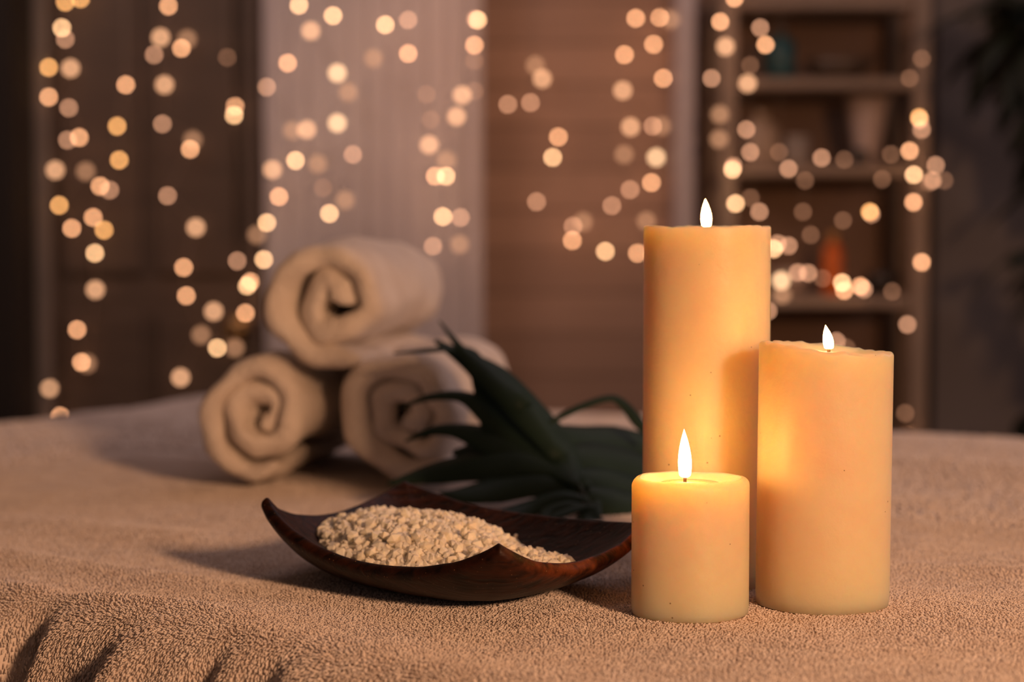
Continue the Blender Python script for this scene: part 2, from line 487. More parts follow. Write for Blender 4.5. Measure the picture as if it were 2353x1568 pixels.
# ------------------------------------------------------------------ room
def build_room():
    z0 = -BED; zc = 1.72
    fl = plank_mat('floor_boards', (0.10, 0.06, 0.04), (0.16, 0.10, 0.07), (0.02, 0.012, 0.01), 0.14, 0.5, 'X')
    struct('floor', *box_vf(-2.3, 2.7, -1.6, 4.5, z0 - 0.1, z0), fl)
    struct('ceiling', *box_vf(-2.3, 2.7, -1.6, 4.5, zc, zc + 0.1), plain('ceiling_paint', (0.5, 0.45, 0.42), 0.9))
    wb = plank_mat('wall_boards', (0.27, 0.185, 0.15), (0.34, 0.235, 0.19), (0.17, 0.115, 0.09), 0.088, 0.75)
    struct('wall_back', *box_vf(-2.3, 2.7, 4.35, 4.5, z0, zc), wb)
    side = plain('side_wall_paint', (0.16, 0.12, 0.10), 0.9, nscale=3)
    struct('wall_left', *box_vf(-2.4, -2.3, -1.6, 4.5, z0, zc), side)
    struct('wall_right', *box_vf(2.7, 2.8, -1.6, 4.5, z0, zc), side)
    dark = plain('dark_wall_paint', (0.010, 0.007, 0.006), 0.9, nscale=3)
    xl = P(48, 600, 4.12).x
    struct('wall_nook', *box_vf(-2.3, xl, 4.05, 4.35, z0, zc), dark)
    grey = plain('grey_wall_paint', (0.17, 0.15, 0.145), 0.9, nscale=2.0, col2=(0.18, 0.16, 0.155))
    xr = P(2150, 600, 4.2).x
    struct('wall_alcove', *box_vf(xr, 2.7, 4.2, 4.35, z0, zc), grey)
    # a narrow grey upright beside the dark nook
    tr = plain('grey_trim_paint', (0.17, 0.15, 0.14), 0.7)
    x0, x1 = P(62, 600, 4.25).x, P(112, 600, 4.25).x
    o = box('trim_1', x0, x1, 4.25, 4.35, z0, zc, tr); o['kind'] = 'structure'
    # dark wooden door
    dm = plain('dark_door_wood', (0.062, 0.042, 0.033), 0.6, col2=(0.082, 0.056, 0.043), nscale=5, stretch=(1, 1, 6))
    x0, x1 = P(114, 600, 4.29).x, P(575, 600, 4.29).x
    d = box('door_1', x0, x1, 4.29, 4.35, z0, 1.35, dm); d['kind'] = 'structure'
    for (a, b_) in ((0.06, 0.47), (0.53, 0.94)):
        for (c, e) in ((z0 + 0.12, 0.05), (0.13, 1.25)):
            box('door_panel', x0 + (x1 - x0) * a, x0 + (x1 - x0) * b_, 4.275, 4.292, c, e, dm, d, 0.006)
    lathe('door_handle', [(0, 0), (.012, 0), (.012, .02), (.025, .03), (.028, .045), (.018, .058), (0, .06)], plain('brass_knob', (.3, .2, .1), .3, metal=1.0), d, n=20).matrix_local = Matrix.Translation((x1 - 0.02, 4.29, 0.02)) @ Matrix.Rotation(PI / 2, 4, 'X')
    # jamb
    x2 = P(600, 600, 4.25).x
    o = box('trim_2', x1 + 0.002, x2, 4.25, 4.35, z0, zc, plain('dark_jamb_paint', (0.10, 0.075, 0.065), 0.7)); o['kind'] = 'structure'
    # grey upright right of the boarded wall
    x0, x1 = P(1556, 600, 4.2).x, P(1597, 600, 4.2).x
    o = box('trim_3', x0, x1, 4.2, 4.35, z0, zc, plain('pale_upright_paint', (0.50, 0.47, 0.52), 0.6)); o['kind'] = 'structure'
    # skirting
    o = box('baseboard_back', -1.2, 0.9, 4.235, 4.25, z0, z0 + 0.1, tr); o['kind'] = 'structure'

def build_curtain():
    x0, x1 = P(603, 600, 4.17).x, P(1105, 600, 4.17).x
    n = 260; rows = 26
    v = []; f = []
    for j in range(rows + 1):
        z = -BED + 0.03 + (1.68 + BED - 0.05) * j / rows
        for i in range(n + 1):
            u = i / n
            ph = u * 2 * PI * 11 + 0.25 * math.sin(j * 0.3)
            y = 4.19 + 0.006 * math.sin(ph) * (0.8 + 0.2 * math.sin(u * 17)) + 0.003 * math.sin(ph * 2.3 + 1)
            if u > 0.9: y += (u - 0.9) * 0.25
            v.append((x0 + (x1 - x0) * u + 0.004 * math.sin(ph + 1.2), y, z))
    for j in range(rows):
        for i in range(n):
            a = j * (n + 1) + i
            f.append((a, a + 1, a + n + 2, a + n + 1))
    m = plain('grey_linen', (0.53, 0.50, 0.53), 0.9, col2=(0.58, 0.55, 0.58), nscale=4)
    o = mesh('curtain', v, f, m)
    sd = o.modifiers.new('cloth', 'SOLIDIFY'); sd.thickness = 0.002
    tag(o, 'pale grey curtain hanging between the dark door and the brown boarded wall', 'curtain')
    rod = tube('curtain_rod', [(-1.0, 4.19, 1.66), (1.0, 4.19, 1.66)], 0.009, M['wire'], None, 12)
    tag(rod, 'thin metal rod the pale grey curtain hangs from', 'curtain rod')

build_room(); build_curtain(); build_towel()

# ------------------------------------------------------------------ the bed under the towel
def build_bed():
    root = empty('massage_table', (0, 0, -BED))
    tag(root, 'padded massage table hidden under the cream terry towel', 'table')
    def corner(t, s): return np.array([t * E1[0] + (s - S_OFF) * EN[0], t * E1[1] + (s - S_OFF) * EN[1]])
    th = 0.07
    c = [corner(T_LEFT + 0.14, -0.006), corner(T_RIGHT, -0.006), corner(T_RIGHT, S_FAR + 0.006), corner(T_LEFT + 0.14, S_FAR + 0.006)]
    v = []; f = []
    for (z, k) in ((BED - 0.012 - th, 0), (BED - 0.012, 0)):
        for q in c: v.append((q[0], q[1], z))
    f = [(0, 1, 2, 3)[::-1], (4, 5, 6, 7), (0, 1, 5, 4), (1, 2, 6, 5), (2, 3, 7, 6), (3, 0, 4, 7)]
    mesh('mattress', v, f, plain('cream_vinyl', (0.5, 0.42, 0.35), 0.5), root, smooth=False)
    for t in (T_LEFT + 0.3, T_RIGHT - 0.15):
        for s in (-0.12, S_FAR + 0.12):
            q = corner(t, s)
            tube('leg', [(q[0], q[1], 0), (q[0], q[1], BED - 0.012 - th)], 0.025, plain('beech_wood', (0.3, 0.18, 0.1), 0.5), root, 16)
build_bed()

# ------------------------------------------------------------------ candles
def flame_mesh(h, r, lean, parent, z, xy=(0, 0)):
    prof = []
    n = 22
    for i in range(n + 1):
        u = i / n
        rr = r * (0.80 + 0.20 * math.sin(PI / 2 * u / 0.30)) if u < 0.30 else r * max(0.0, 1 - ((u - 0.30) / 0.70) ** 1.75)
        if i == 0: rr = 0
        prof.append((rr, h * u))
    prof.insert(1, (r * 0.5, 0.0002))
    v, f = lathe_vf(prof, 20)
    v = [(x + lean[0] * (zz / h) ** 1.5 + xy[0], y + lean[1] * (zz / h) ** 1.5 + xy[1], zz + z) for (x, y, zz) in v]
    return mesh('flame', v, f, M['flame'], parent)

def candle(loc, R, H, label, rim, dish, flame, tilt=0.0, seed=0, edge=0.003, lean=(0, 0), crumble=0.0, lean_body=(0, 0)):
    root = empty('pillar_candle', loc)
    tag(root, label, 'candle', 'pillar candles')
    wob = lambda a: 0.0006 * math.sin(2 * a + seed) + 0.0004 * math.sin(5 * a + seed * 2)
    def dr(a, r, z): return wob(a) * (r / R) if r > R * 0.5 else 0
    def dz(a, r, z):
        k = max(0, (z - H * 0.86) / (H * 0.14)) if z > H * 0.86 else 0
        q = (r / R) ** 2
        d = k * tilt * math.cos(a) * r
        if z > H * 0.95:
            d += q * (rim * math.sin(3 * a + seed) + rim * 0.6 * math.sin(7 * a + 2 * seed))
            if r > 0.8 * R: d += crumble * noise.noise(Vector((math.cos(a) * 7, math.sin(a) * 7, seed)))
        return d
    prof = [(0, 0), (R * 0.9, 0), (R * 0.985, 0.0012)]
    m = 26
    for i in range(1, m): prof.append((R, 0.0015 + (H - edge - 0.0015) * i / m))
    for i in range(0, 6):
        a = PI / 2 * i / 5
        prof.append((R - edge + edge * math.cos(a), H - edge + edge * math.sin(a)))
    for (u, d) in ((0.88, 0.02), (0.78, 0.2), (0.66, 0.55), (0.52, 0.85), (0.4, 0.97), (0.25, 1.0), (0.1, 1.0)):
        prof.append((R * u, H - dish * d))
    prof.append((0, H - dish))
    w_ = lathe('wax_body', prof, M['wax'], root, n=96, dz=dz, dr=dr)
    if lean_body != (0, 0):
        for vv in w_.data.vertices:
            vv.co.x += lean_body[0] * vv.co.z / H; vv.co.y += lean_body[1] * vv.co.z / H
    zb = H - dish
    fx, fy, fh, fr = flame
    pl = lathe('molten_wax', [(0, zb - 0.0005), (R * 0.5, zb - 0.0005), (R * 0.53, zb + 0.0006), (R * 0.5, zb + 0.0011), (0, zb + 0.0011)], M['pool'], root, n=48)
    tube('wick', [(fx, fy, zb - 0.004), (fx, fy, zb + 0.004), (fx + 0.0012, fy, zb + 0.007), (fx + 0.003, fy - .0004, zb + 0.0085)], [0.0011, 0.0011, 0.0010, 0.0008], M['wick'], root, 8)
    flame_mesh(fh, fr, lean, root, zb + 0.0042, (fx, fy))
    return root

candle((0.1079, 1.2335, 0), 0.0352, 0.0838, 'short cream pillar candle, the lowest of the three, with a tall flame', 0.0004, 0.0045, (-0.003, 0, 0.0295, 0.0041), seed=1.0, edge=0.005, lean=(-0.0007, 0))
candle((0.1935, 1.263, 0), 0.0408, 0.161, 'middle height cream pillar candle with a sloping rim on the right', 0.0006, 0.0055, (0.0025, 0, 0.0150, 0.0033), tilt=-0.085, seed=2.6, edge=0.0025, lean=(-0.0022, 0), crumble=0.0016, lean_body=(0.0012, 0))
candle((0.1272, 1.34, 0), 0.0419, 0.2355, 'tallest cream pillar candle standing behind the short one', 0.0004, 0.0045, (0, 0, 0.0182, 0.0035), seed=4.1, edge=0.0015, lean=(-0.0008, 0), crumble=0.0008)

# ------------------------------------------------------------------ the wooden dish
CL, CB, CR, CF = [Vector(q) for q in ((-0.171, 1.342, 0), (-0.0810, 1.485, 0), (0.089, 1.322, 0), (-0.005, 1.178, 0))]
def dish_xy(a, b):
    """a: -1 at the left short side, 1 at the right; b: -1 near, 1 far"""
    u, v = (a + 1) / 2, (b + 1) / 2
    p = CL * (1 - u) * v * 0
    near = CL.lerp(CF, u); far = CB.lerp(CR, u)
    return near.lerp(far, v)
def rim_height(a, b):
    m = max(abs(a), abs(b), 1e-6); a, b = a / m, b / m
    cz = {(-1, -1): 0.0575, (-1, 1): 0.0515, (1, 1): 0.043, (1, -1): 0.0505}
    side = {'L': 0.036, 'R': 0.030, 'N': 0.0265, 'F': 0.038}
    if abs(a) >= abs(b):
        s = 1 if a > 0 else -1; mid = side['R' if s > 0 else 'L']; q = b
        e = cz[(s, 1)] if q > 0 else cz[(s, -1)]
    else:
        s = 1 if b > 0 else -1; mid = side['F' if s > 0 else 'N']; q = a
        e = cz[(1, s)] if q > 0 else cz[(-1, s)]
    return mid + (e - mid) * abs(q) ** 2.1
def dish_point(a, b, top=True):
    m = max(abs(a), abs(b), 1e-6)
    # soften the corners a little, and bow the sides outward
    ea, eb = a / m, b / m
    cr = (abs(ea) * abs(eb)) ** 5
    k = 1 - 0.075 * cr
    aa, bb = a * k, b * k
    H = rim_height(ea, eb)
    fl = 0.0075 if top else 0.0
    if top:
        z = fl + (H - fl) * m ** 2.9
    else:
        Ho = H - 0.0078
        z = 0.0 + Ho * (0.05 * m ** 2 + 0.95 * m ** 4.2) if m < 1 else Ho
        aa *= 1.03; bb *= 1.045
    p = dish_xy(aa, bb)
    return Vector((p.x, p.y, z + 0.0008))
def build_dish():
    n = 64
    v = []; f = []
    def idx(i, j, lay): return lay * (n + 1) ** 2 + i * (n + 1) + j
    for lay in (0, 1):
        for i in range(n + 1):
            for j in range(n + 1):
                a = math.sin((i / n - .5) * PI) * 0.35 + (2 * i / n - 1) * 0.65; b = math.sin((j / n - .5) * PI) * 0.35 + (2 * j / n - 1) * 0.65
                p = dish_point(a, b, lay == 0)
                p.z += 0.0005 * noise.noise(p * 60)
                v.append(p)
    for i in range(n):
        for j in range(n):
            f.append((idx(i, j, 0), idx(i + 1, j, 0), idx(i + 1, j + 1, 0), idx(i, j + 1, 0)))
            f.append((idx(i, j, 1), idx(i, j + 1, 1), idx(i + 1, j + 1, 1), idx(i + 1, j, 1)))
    ring = [(i, 0) for i in range(n)] + [(n, j) for j in range(n)] + [(i, n) for i in range(n, 0, -1)] + [(0, j) for j in range(n, 0, -1)]
    # rounded lip between the two surfaces
    lip = []
    for (i, j) in ring:
        t, u = v[idx(i, j, 0)], v[idx(i, j, 1)]
        c = (t + u) / 2; ctr = Vector((-0.04, 1.35, c.z)); out = (c - ctr).normalized()
        lip.append(len(v)); v.append(c + out * 0.0022 + Vector((0, 0, 0.0004)))
    m = len(ring)
    for k in range(m):
        l = (k + 1) % m
        f.append((idx(*ring[k], 0), lip[k], lip[l], idx(*ring[l], 0)))
        f.append((lip[k], idx(*ring[k], 1), idx(*ring[l], 1), lip[l]))
    o = mesh('wooden_dish', v, f, M['wood'])
    import bmesh
    bm = bmesh.new(); bm.from_mesh(o.data); bmesh.ops.recalc_face_normals(bm, faces=bm.faces); bm.to_mesh(o.data); bm.free()
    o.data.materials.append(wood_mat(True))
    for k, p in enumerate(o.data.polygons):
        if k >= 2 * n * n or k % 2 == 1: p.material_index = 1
    ss = o.modifiers.new('smooth', 'SUBSURF'); ss.levels = 1; ss.render_levels = 1
    tag(o, 'dark carved wooden dish with four upturned corners holding bath salt', 'dish')
build_dish()

def crystal_template(rng, k):
    import bmesh
    bm = bmesh.new(); bmesh.ops.create_icosphere(bm, subdivisions=1, radius=1)
    vs = np.array([v.co for v in bm.verts]); fs = [[v.index for v in f.verts] for f in bm.faces]; bm.free()
    vs *= (1 + rng.uniform(-0.28, 0.22, (len(vs), 1))) * rng.uniform(0.65, 1.15, (1, 3))
    return vs, np.array(fs)

def build_salt():
    rng = np.random.default_rng(11)
    T = [crystal_template(rng, k) for k in range(12)]
    V = []; Fs = []; base = 0
    def mound(a, b):
        q = dish_point(a, b)
        h1 = 0.0315 * math.exp(-(((a + 0.30) / 0.80) ** 2 + ((b - 0.02) / 0.80) ** 2) ** 2.0)
        h2 = 0.0185 * math.exp(-(((a - 0.46) / 0.56) ** 2 + ((b + 0.12) / 0.66) ** 2) ** 2.0)
        return q, max(h1, h2, 0.0)
    cnt = 0; tries = 0
    while cnt < 2500 and tries < 60000:
        tries += 1
        a, b = rng.uniform(-0.97, 0.95), rng.uniform(-0.95, 0.93)
        q, h = mound(a, b)
        top = max(h + 0.0095, 0)
        if top < q.z + 0.0012: 
            continue
        r = rng.choice([0.0020, 0.0030, 0.0042, 0.0054], p=[.20, .34, .30, .16])
        depth = rng.uniform(0, 0.005)
        z = max(top - depth + 0.0012 * rng.normal(), q.z + r * 0.6)
        vs, fs = T[rng.integers(12)]
        A = Matrix.Rotation(rng.uniform(0, 6.3), 3, 'X') @ Matrix.Rotation(rng.uniform(0, 6.3), 3, 'Y') @ Matrix.Rotation(rng.uniform(0, 6.3), 3, 'Z')
        V.append(vs @ np.array(A).T * r + np.array([q.x, q.y, z])); Fs.append(fs + base); base += len(vs); cnt += 1
    # a packed core so that no gap shows the dish through the heap
    m, nt, b = mat_new('pale_salt_crystal')
    b.inputs['Base Color'].default_value = (0.86, 0.78, 0.66, 1); b.inputs['Roughness'].default_value = 0.5
    b.inputs['Subsurface Weight'].default_value = 0.5; b.inputs['Subsurface Radius'].default_value = (0.004, 0.003, 0.002); b.inputs['Subsurface Scale'].default_value = 1
    b.inputs['Specular IOR Level'].default_value = 0.4
    N = nt.nodes; tc = N.new('ShaderNodeTexCoord'); nz = N.new('ShaderNodeTexNoise'); nz.inputs['Scale'].default_value = 130
    nt.links.new(tc.outputs['Object'], nz.inputs['Vector'])
    rp = N.new('ShaderNodeValToRGB'); rp.color_ramp.elements[0].color = (0.95, 0.84, 0.66, 1); rp.color_ramp.elements[1].color = (1.0, 0.93, 0.78, 1)
    rp.color_ramp.elements[0].position = .35; rp.color_ramp.elements[1].position = .65
    nt.links.new(nz.outputs['Fac'], rp.inputs['Fac']); nt.links.new(rp.outputs['Color'], b.inputs['Base Color'])
    n = 70; core = []; cf = []
    for i in range(n + 1):
        for j in range(n + 1):
            a, bb = -0.95 + 1.9 * i / n, -0.93 + 1.86 * j / n
            q, h = mound(a, bb)
            core.append((q.x, q.y, max(h + 0.0095 - 0.0012, q.z - 0.002)))
    for i in range(n):
        for j in range(n):
            k = i * (n + 1) + j; cf.append((k, k + n + 1, k + n + 2)); cf.append((k, k + n + 2, k + 1))
    Vall = np.concatenate(V + [np.array(core)]); Fall = np.concatenate(Fs + [np.array(cf) + base])
    o = mesh('bath_salt', Vall.tolist(), Fall.tolist(), m, None, smooth=False)
    tag(o, 'heap of pale coarse bath salt crystals in the dark wooden dish', 'bath salt', kind='stuff')
    def stray(a, b, r, label):
        vs, fs = T[int(rng.integers(12))]
        q = dish_point(a, b)
        s = mesh('salt_crystal', (vs * r).tolist(), fs.tolist(), m, None, smooth=False)
        s.location = (q.x, q.y, q.z + r * 0.7)
        tag(s, label, 'salt crystal', 'stray salt crystals')
    stray(0.10, 0.78, 0.0024, 'stray salt crystal lying alone up the far inner side of the dish')
    stray(-0.86, -0.30, 0.0017, 'tiny stray salt crystal near the left tip of the dish')
    stray(-0.80, -0.16, 0.0013, 'smallest stray salt crystal beside the left end of the heap')
build_salt()

# ------------------------------------------------------------------ rolled towels
def rolled_towel(c_near, R, L, axis, label, start, turns, seed, flat=1.0, hand=1, rest=None):
    """a thick spiral of cloth about an axis that runs back from c_near"""
    ax = Vector(axis).normalized(); right = ax.cross(Vector((0, 0, 1))).normalized(); up = right.cross(ax)
    th = R / (turns + 0.30 + 0.487)                # pitch of the spiral
    half = th * 0.487
    nth = int(turns * 60); prof = []
    # section of the cloth across its thickness (u) and along the axis (w), with soft ends
    e = half * 1.25
    m = 8
    for i in range(m + 1):
        a = PI * i / m; prof.append((math.cos(a) * half, -math.sin(a) * e * 1.15 + 0.0))      # near end
    prof2 = []
    for k in range(1, 8): prof2.append((-half, L * k / 8, 0))
    prof = [(u, w_) for (u, w_) in prof] + [(u, w_) for (u, w_, _) in prof2]
    for i in range(m + 1):
        a = PI * i / m; prof.append((-math.cos(a) * half, L + math.sin(a) * e * 1.15))
    for k in range(7, 0, -1): prof.append((half, L * k / 8))
    np_ = len(prof); v = []; f = []
    for i in range(nth + 1):
        u = i / nth
        th_a = start + hand * u * turns * 2 * PI
        r = th * 0.30 + th * turns * u
        endk = min(1, (i) / 4.0, (nth - i) / 5.0); endk = math.sqrt(max(0.0, 1 - (1 - endk) ** 2))
        wobr = 0.16 * R * noise.noise(Vector((math.cos(th_a) * 1.1 + seed, math.sin(th_a) * 1.1, u * turns * 0.8))) * (0.5 + u * 0.5)
        tele = 0.012 * noise.noise(Vector((seed * 3, u * turns * 1.7, 2.0))) + 0.010 * (1 - u)
        for (pu, pw) in prof:
            rr = r + wobr + pu * max(endk, 0.05)
            rr += 0.05 * R * noise.noise(Vector((math.cos(th_a) * 1.5, math.sin(th_a) * 1.5 + seed, pw * 9)))
            q = Vector(c_near) + right * (rr * math.cos(th_a)) + up * (rr * math.sin(th_a) * flat) + ax * (pw + tele * (1 if pw < L / 2 else -1))
            d = noise.noise(q * 60 + Vector((seed, 0, 0))) * 0.0016 + noise.noise(q * 24 + Vector((seed * 2, 1, 0))) * 0.0075
            q += ax * (0.008 * noise.noise(q * 30 + Vector((0, seed, 3))))
            q += (right * math.cos(th_a) + up * math.sin(th_a)) * d
            v.append(q)
    for i in range(nth):
        for k in range(np_):
            l = (k + 1) % np_
            f.append((i * np_ + k, i * np_ + l, (i + 1) * np_ + l, (i + 1) * np_ + k))
    f.append(tuple(range(np_))[::-1]); f.append(tuple(nth * np_ + k for k in range(np_)))
    # bring the finished roll to its own radius, and rest it on what carries it
    c0 = Vector(c_near)
    rad = sorted(((q - c0) - ax * (q - c0).dot(ax)).length for q in v)
    k = R / rad[int(len(rad) * 0.985)]
    ctr = Vector(((max((q - c0).dot(right) for q in v) + min((q - c0).dot(right) for q in v)) / 2, 0, (max(q.z for q in v) + min(q.z for q in v)) / 2 - c0.z))
    v = [c0 + ax * (q - c0).dot(ax) + right * (((q - c0).dot(right) - ctr.x) * k) + up * (((q - c0).dot(up) - ctr.z) * k) for q in v]
    if rest is not None:
        dz = rest - min(q.z for q in v); v = [q + Vector((0, 0, dz)) for q in v]
    o = mesh('rolled_towel', v, f, M['roll'])
    import bmesh
    bm = bmesh.new(); bm.from_mesh(o.data); bmesh.ops.recalc_face_normals(bm, faces=bm.faces); bm.to_mesh(o.data); bm.free()
    lo = min(vv.co.z for vv in o.data.vertices)
    tag(o, label, 'towel', 'rolled towels in a pyramid')
    return o, lo

AX = (0.17, 1.0, 0.0)
p1 = P(586, 985, 1.805); p2 = P(923, 972, 1.80); p3 = P(745, 706, 1.815)
rolled_towel((p1.x, p1.y, 0.0590), 0.0605, 0.27, AX, 'cream rolled towel at the lower left of the three roll stack', -PI / 2 + 0.45 - 2.05 * 2 * PI, 2.05, 1.3, rest=0.003)
rolled_towel((p2.x, p2.y, 0.0610), 0.0630, 0.27, AX, 'cream rolled towel at the lower right of the stack, crossed by palm leaf fingers', -PI / 2 + 0.8 - 2.2 * 2 * PI, 2.2, 5.7, rest=0.003)
rolled_towel((p3.x, p3.y, p3.z), 0.0640, 0.27, AX, 'warmly lit rolled towel lying on top of the other two rolls', -PI / 2 + 0.55 - 1.9 * 2 * PI, 1.9, 9.1)

# ------------------------------------------------------------------ palm leaf
def blade(pts, wid, parent, normal=(0, -0.6, 0.8), seg=18, name='leaflet', thick=0.0007, mat=None, fold=0.25):
    """a long leaflet along pts (pixel, pixel, depth); wid: half widths in metres along it"""
    path = smoothpath([tuple(p) for p in pts], seg)
    wv = np.interp(np.linspace(0, 1, seg + 1), np.linspace(0, 1, len(wid)), wid)
    nrm = Vector(normal).normalized()
    v = []; f = []
    cols = (-1, -0.5, 0, 0.5, 1)
    for lay in (1, -1):
        for i, p in enumerate(path):
            p = Vector(p)
            t = (Vector(path[min(i + 1, seg)]) - Vector(path[max(i - 1, 0)])).normalized()
            side = t.cross(nrm).normalized(); n_ = side.cross(t).normalized()
            for c in cols:
                v.append(p + side * (wv[i] * c) - n_ * (abs(c) * wv[i] * fold) + n_ * (lay * thick * (1 - 0.6 * abs(c))))
    k = len(cols); tot = (seg + 1) * k
    for i in range(seg):
        for c in range(k - 1):
            a = i * k + c
            f.append((a, a + 1, a + k + 1, a + k)); f.append((tot + a, tot + a + k, tot + a + k + 1, tot + a + 1))
        for c in (0, k - 1):
            a = i * k + c; f.append((a, a + k, tot + a + k, tot + a) if c == 0 else (a, tot + a, tot + a + k, a + k))
    f.append(tuple(range(k)) + tuple(tot + c for c in range(k - 1, -1, -1)))
    f.append(tuple(seg * k + c for c in range(k - 1, -1, -1)) + tuple(tot + seg * k + c for c in range(k)))
    o = mesh(name, v, f, mat or M['leaf'], parent)
    import bmesh
    bm = bmesh.new(); bm.from_mesh(o.data); bmesh.ops.recalc_face_normals(bm, faces=bm.faces); bm.to_mesh(o.data); bm.free()
    return o

def build_leaf():
    root = empty('palm_leaf', P(1390, 1215, 1.585))
    tag(root, 'dark green palm leaf lying against the rolled towels behind the dish', 'palm leaf')
    inv = Matrix.Translation(-root.location)
    made = []
    def B(px, wid, **k):
        o = blade([P(*q) for q in px], wid, root, **k); made.append(o); return o
    mm = 0.001
    def W(*a): return [q * mm for q in a]
    o = tube('midrib', smoothpath([tuple(P(*q)) for q in ((1440, 1240, 1.56), (1385, 1205, 1.60), (1325, 1110, 1.655), (1270, 1010, 1.69), (1225, 940, 1.715), (1150, 870, 1.735))], 30),
             [0.0034 - 0.0022 * i / 30 for i in range(31)], M['stem'], root, 10); made.append(o)
    # the broad upper lobes running up to the tip on the towels
    B([(1335, 1120, 1.65), (1240, 985, 1.705), (1130, 860, 1.735), (1000, 782, 1.75)], W(10, 21, 17, 2))
    B([(1325, 1115, 1.645), (1270, 1050, 1.675), (1175, 955, 1.71), (1085, 850, 1.73)], W(2, 24, 31, 3), fold=0.1)
    B([(1310, 1105, 1.655), (1235, 1055, 1.672), (1130, 1030, 1.69), (1040, 1040, 1.70)], W(2, 20, 18, 3), fold=0.1)
    B([(1290, 1050, 1.67), (1200, 935, 1.70), (1110, 850, 1.72), (1060, 800, 1.73), (1010, 738, 1.76)], W(9, 14, 11, 4, .8))
    B([(1210, 930, 1.70), (1105, 838, 1.73), (1080, 806, 1.735), (1040, 800, 1.73), (985, 804, 1.715), (905, 812, 1.71)], W(10, 8, 4.5, 4, 3, .8))
    B([(1300, 1060, 1.67), (1185, 990, 1.70), (1120, 940, 1.71), (1060, 908, 1.715), (980, 912, 1.72), (915, 940, 1.73)], W(11, 20, 13, 7, 4.5, 1))
    B([(1320, 1090, 1.66), (1210, 1040, 1.68), (1110, 1000, 1.695), (1040, 985, 1.70), (985, 990, 1.70), (930, 1015, 1.70)], W(9, 20, 15, 8, 5, 1))
    B([(1330, 1110, 1.655), (1220, 1055, 1.67), (1110, 1060, 1.675), (1000, 1082, 1.68), (890, 1112, 1.67)], W(8, 22, 19, 13, 1.2))
    B([(1340, 1120, 1.65), (1240, 1100, 1.655), (1140, 1120, 1.65), (1060, 1135, 1.64), (1010, 1132, 1.64)], W(6, 17, 15, 9, 1))
    B([(1352, 1150, 1.63), (1290, 1140, 1.635), (1215, 1165, 1.63), (1140, 1185, 1.61), (1130, 1200, 1.605)], W(3, 8, 9, 5, 1))
    B([(1366, 1175, 1.61), (1310, 1160, 1.615), (1262, 1175, 1.61), (1240, 1205, 1.595)], W(2, 5, 6.5, 1))
    B([(1372, 1170, 1.61), (1340, 1165, 1.61), (1290, 1180, 1.60), (1250, 1200, 1.59)], W(1.5, 4, 4, 1))
    B([(1376, 1150, 1.62), (1362, 1170, 1.61), (1350, 1195, 1.60), (1384, 1228, 1.575)], W(2, 8, 9, 1.5))
    # lobes on the far side of the rib, mostly in shade behind the candles
    B([(1265, 985, 1.70), (1340, 1000, 1.72), (1430, 1010, 1.74), (1540, 1040, 1.75), (1640, 1080, 1.76)], W(8, 19, 24, 18, 2))
    B([(1295, 1040, 1.68), (1380, 1055, 1.69), (1470, 1075, 1.70), (1580, 1110, 1.71)], W(10, 28, 28, 2))
    B([(1320, 1090, 1.66), (1400, 1110, 1.665), (1480, 1135, 1.67), (1590, 1165, 1.68)], W(9, 26, 26, 2))
    B([(1350, 1130, 1.64), (1410, 1150, 1.64), (1480, 1165, 1.645), (1560, 1180, 1.65)], W(8, 20, 20, 2))
    B([(1255, 975, 1.70), (1320, 940, 1.71), (1395, 914, 1.72), (1430, 925, 1.72), (1468, 970, 1.715), (1500, 1010, 1.71)], W(2.5, 4, 4, 5, 6, 2))
    for k, o in enumerate(made): o.matrix_parent_inverse = inv
build_leaf()

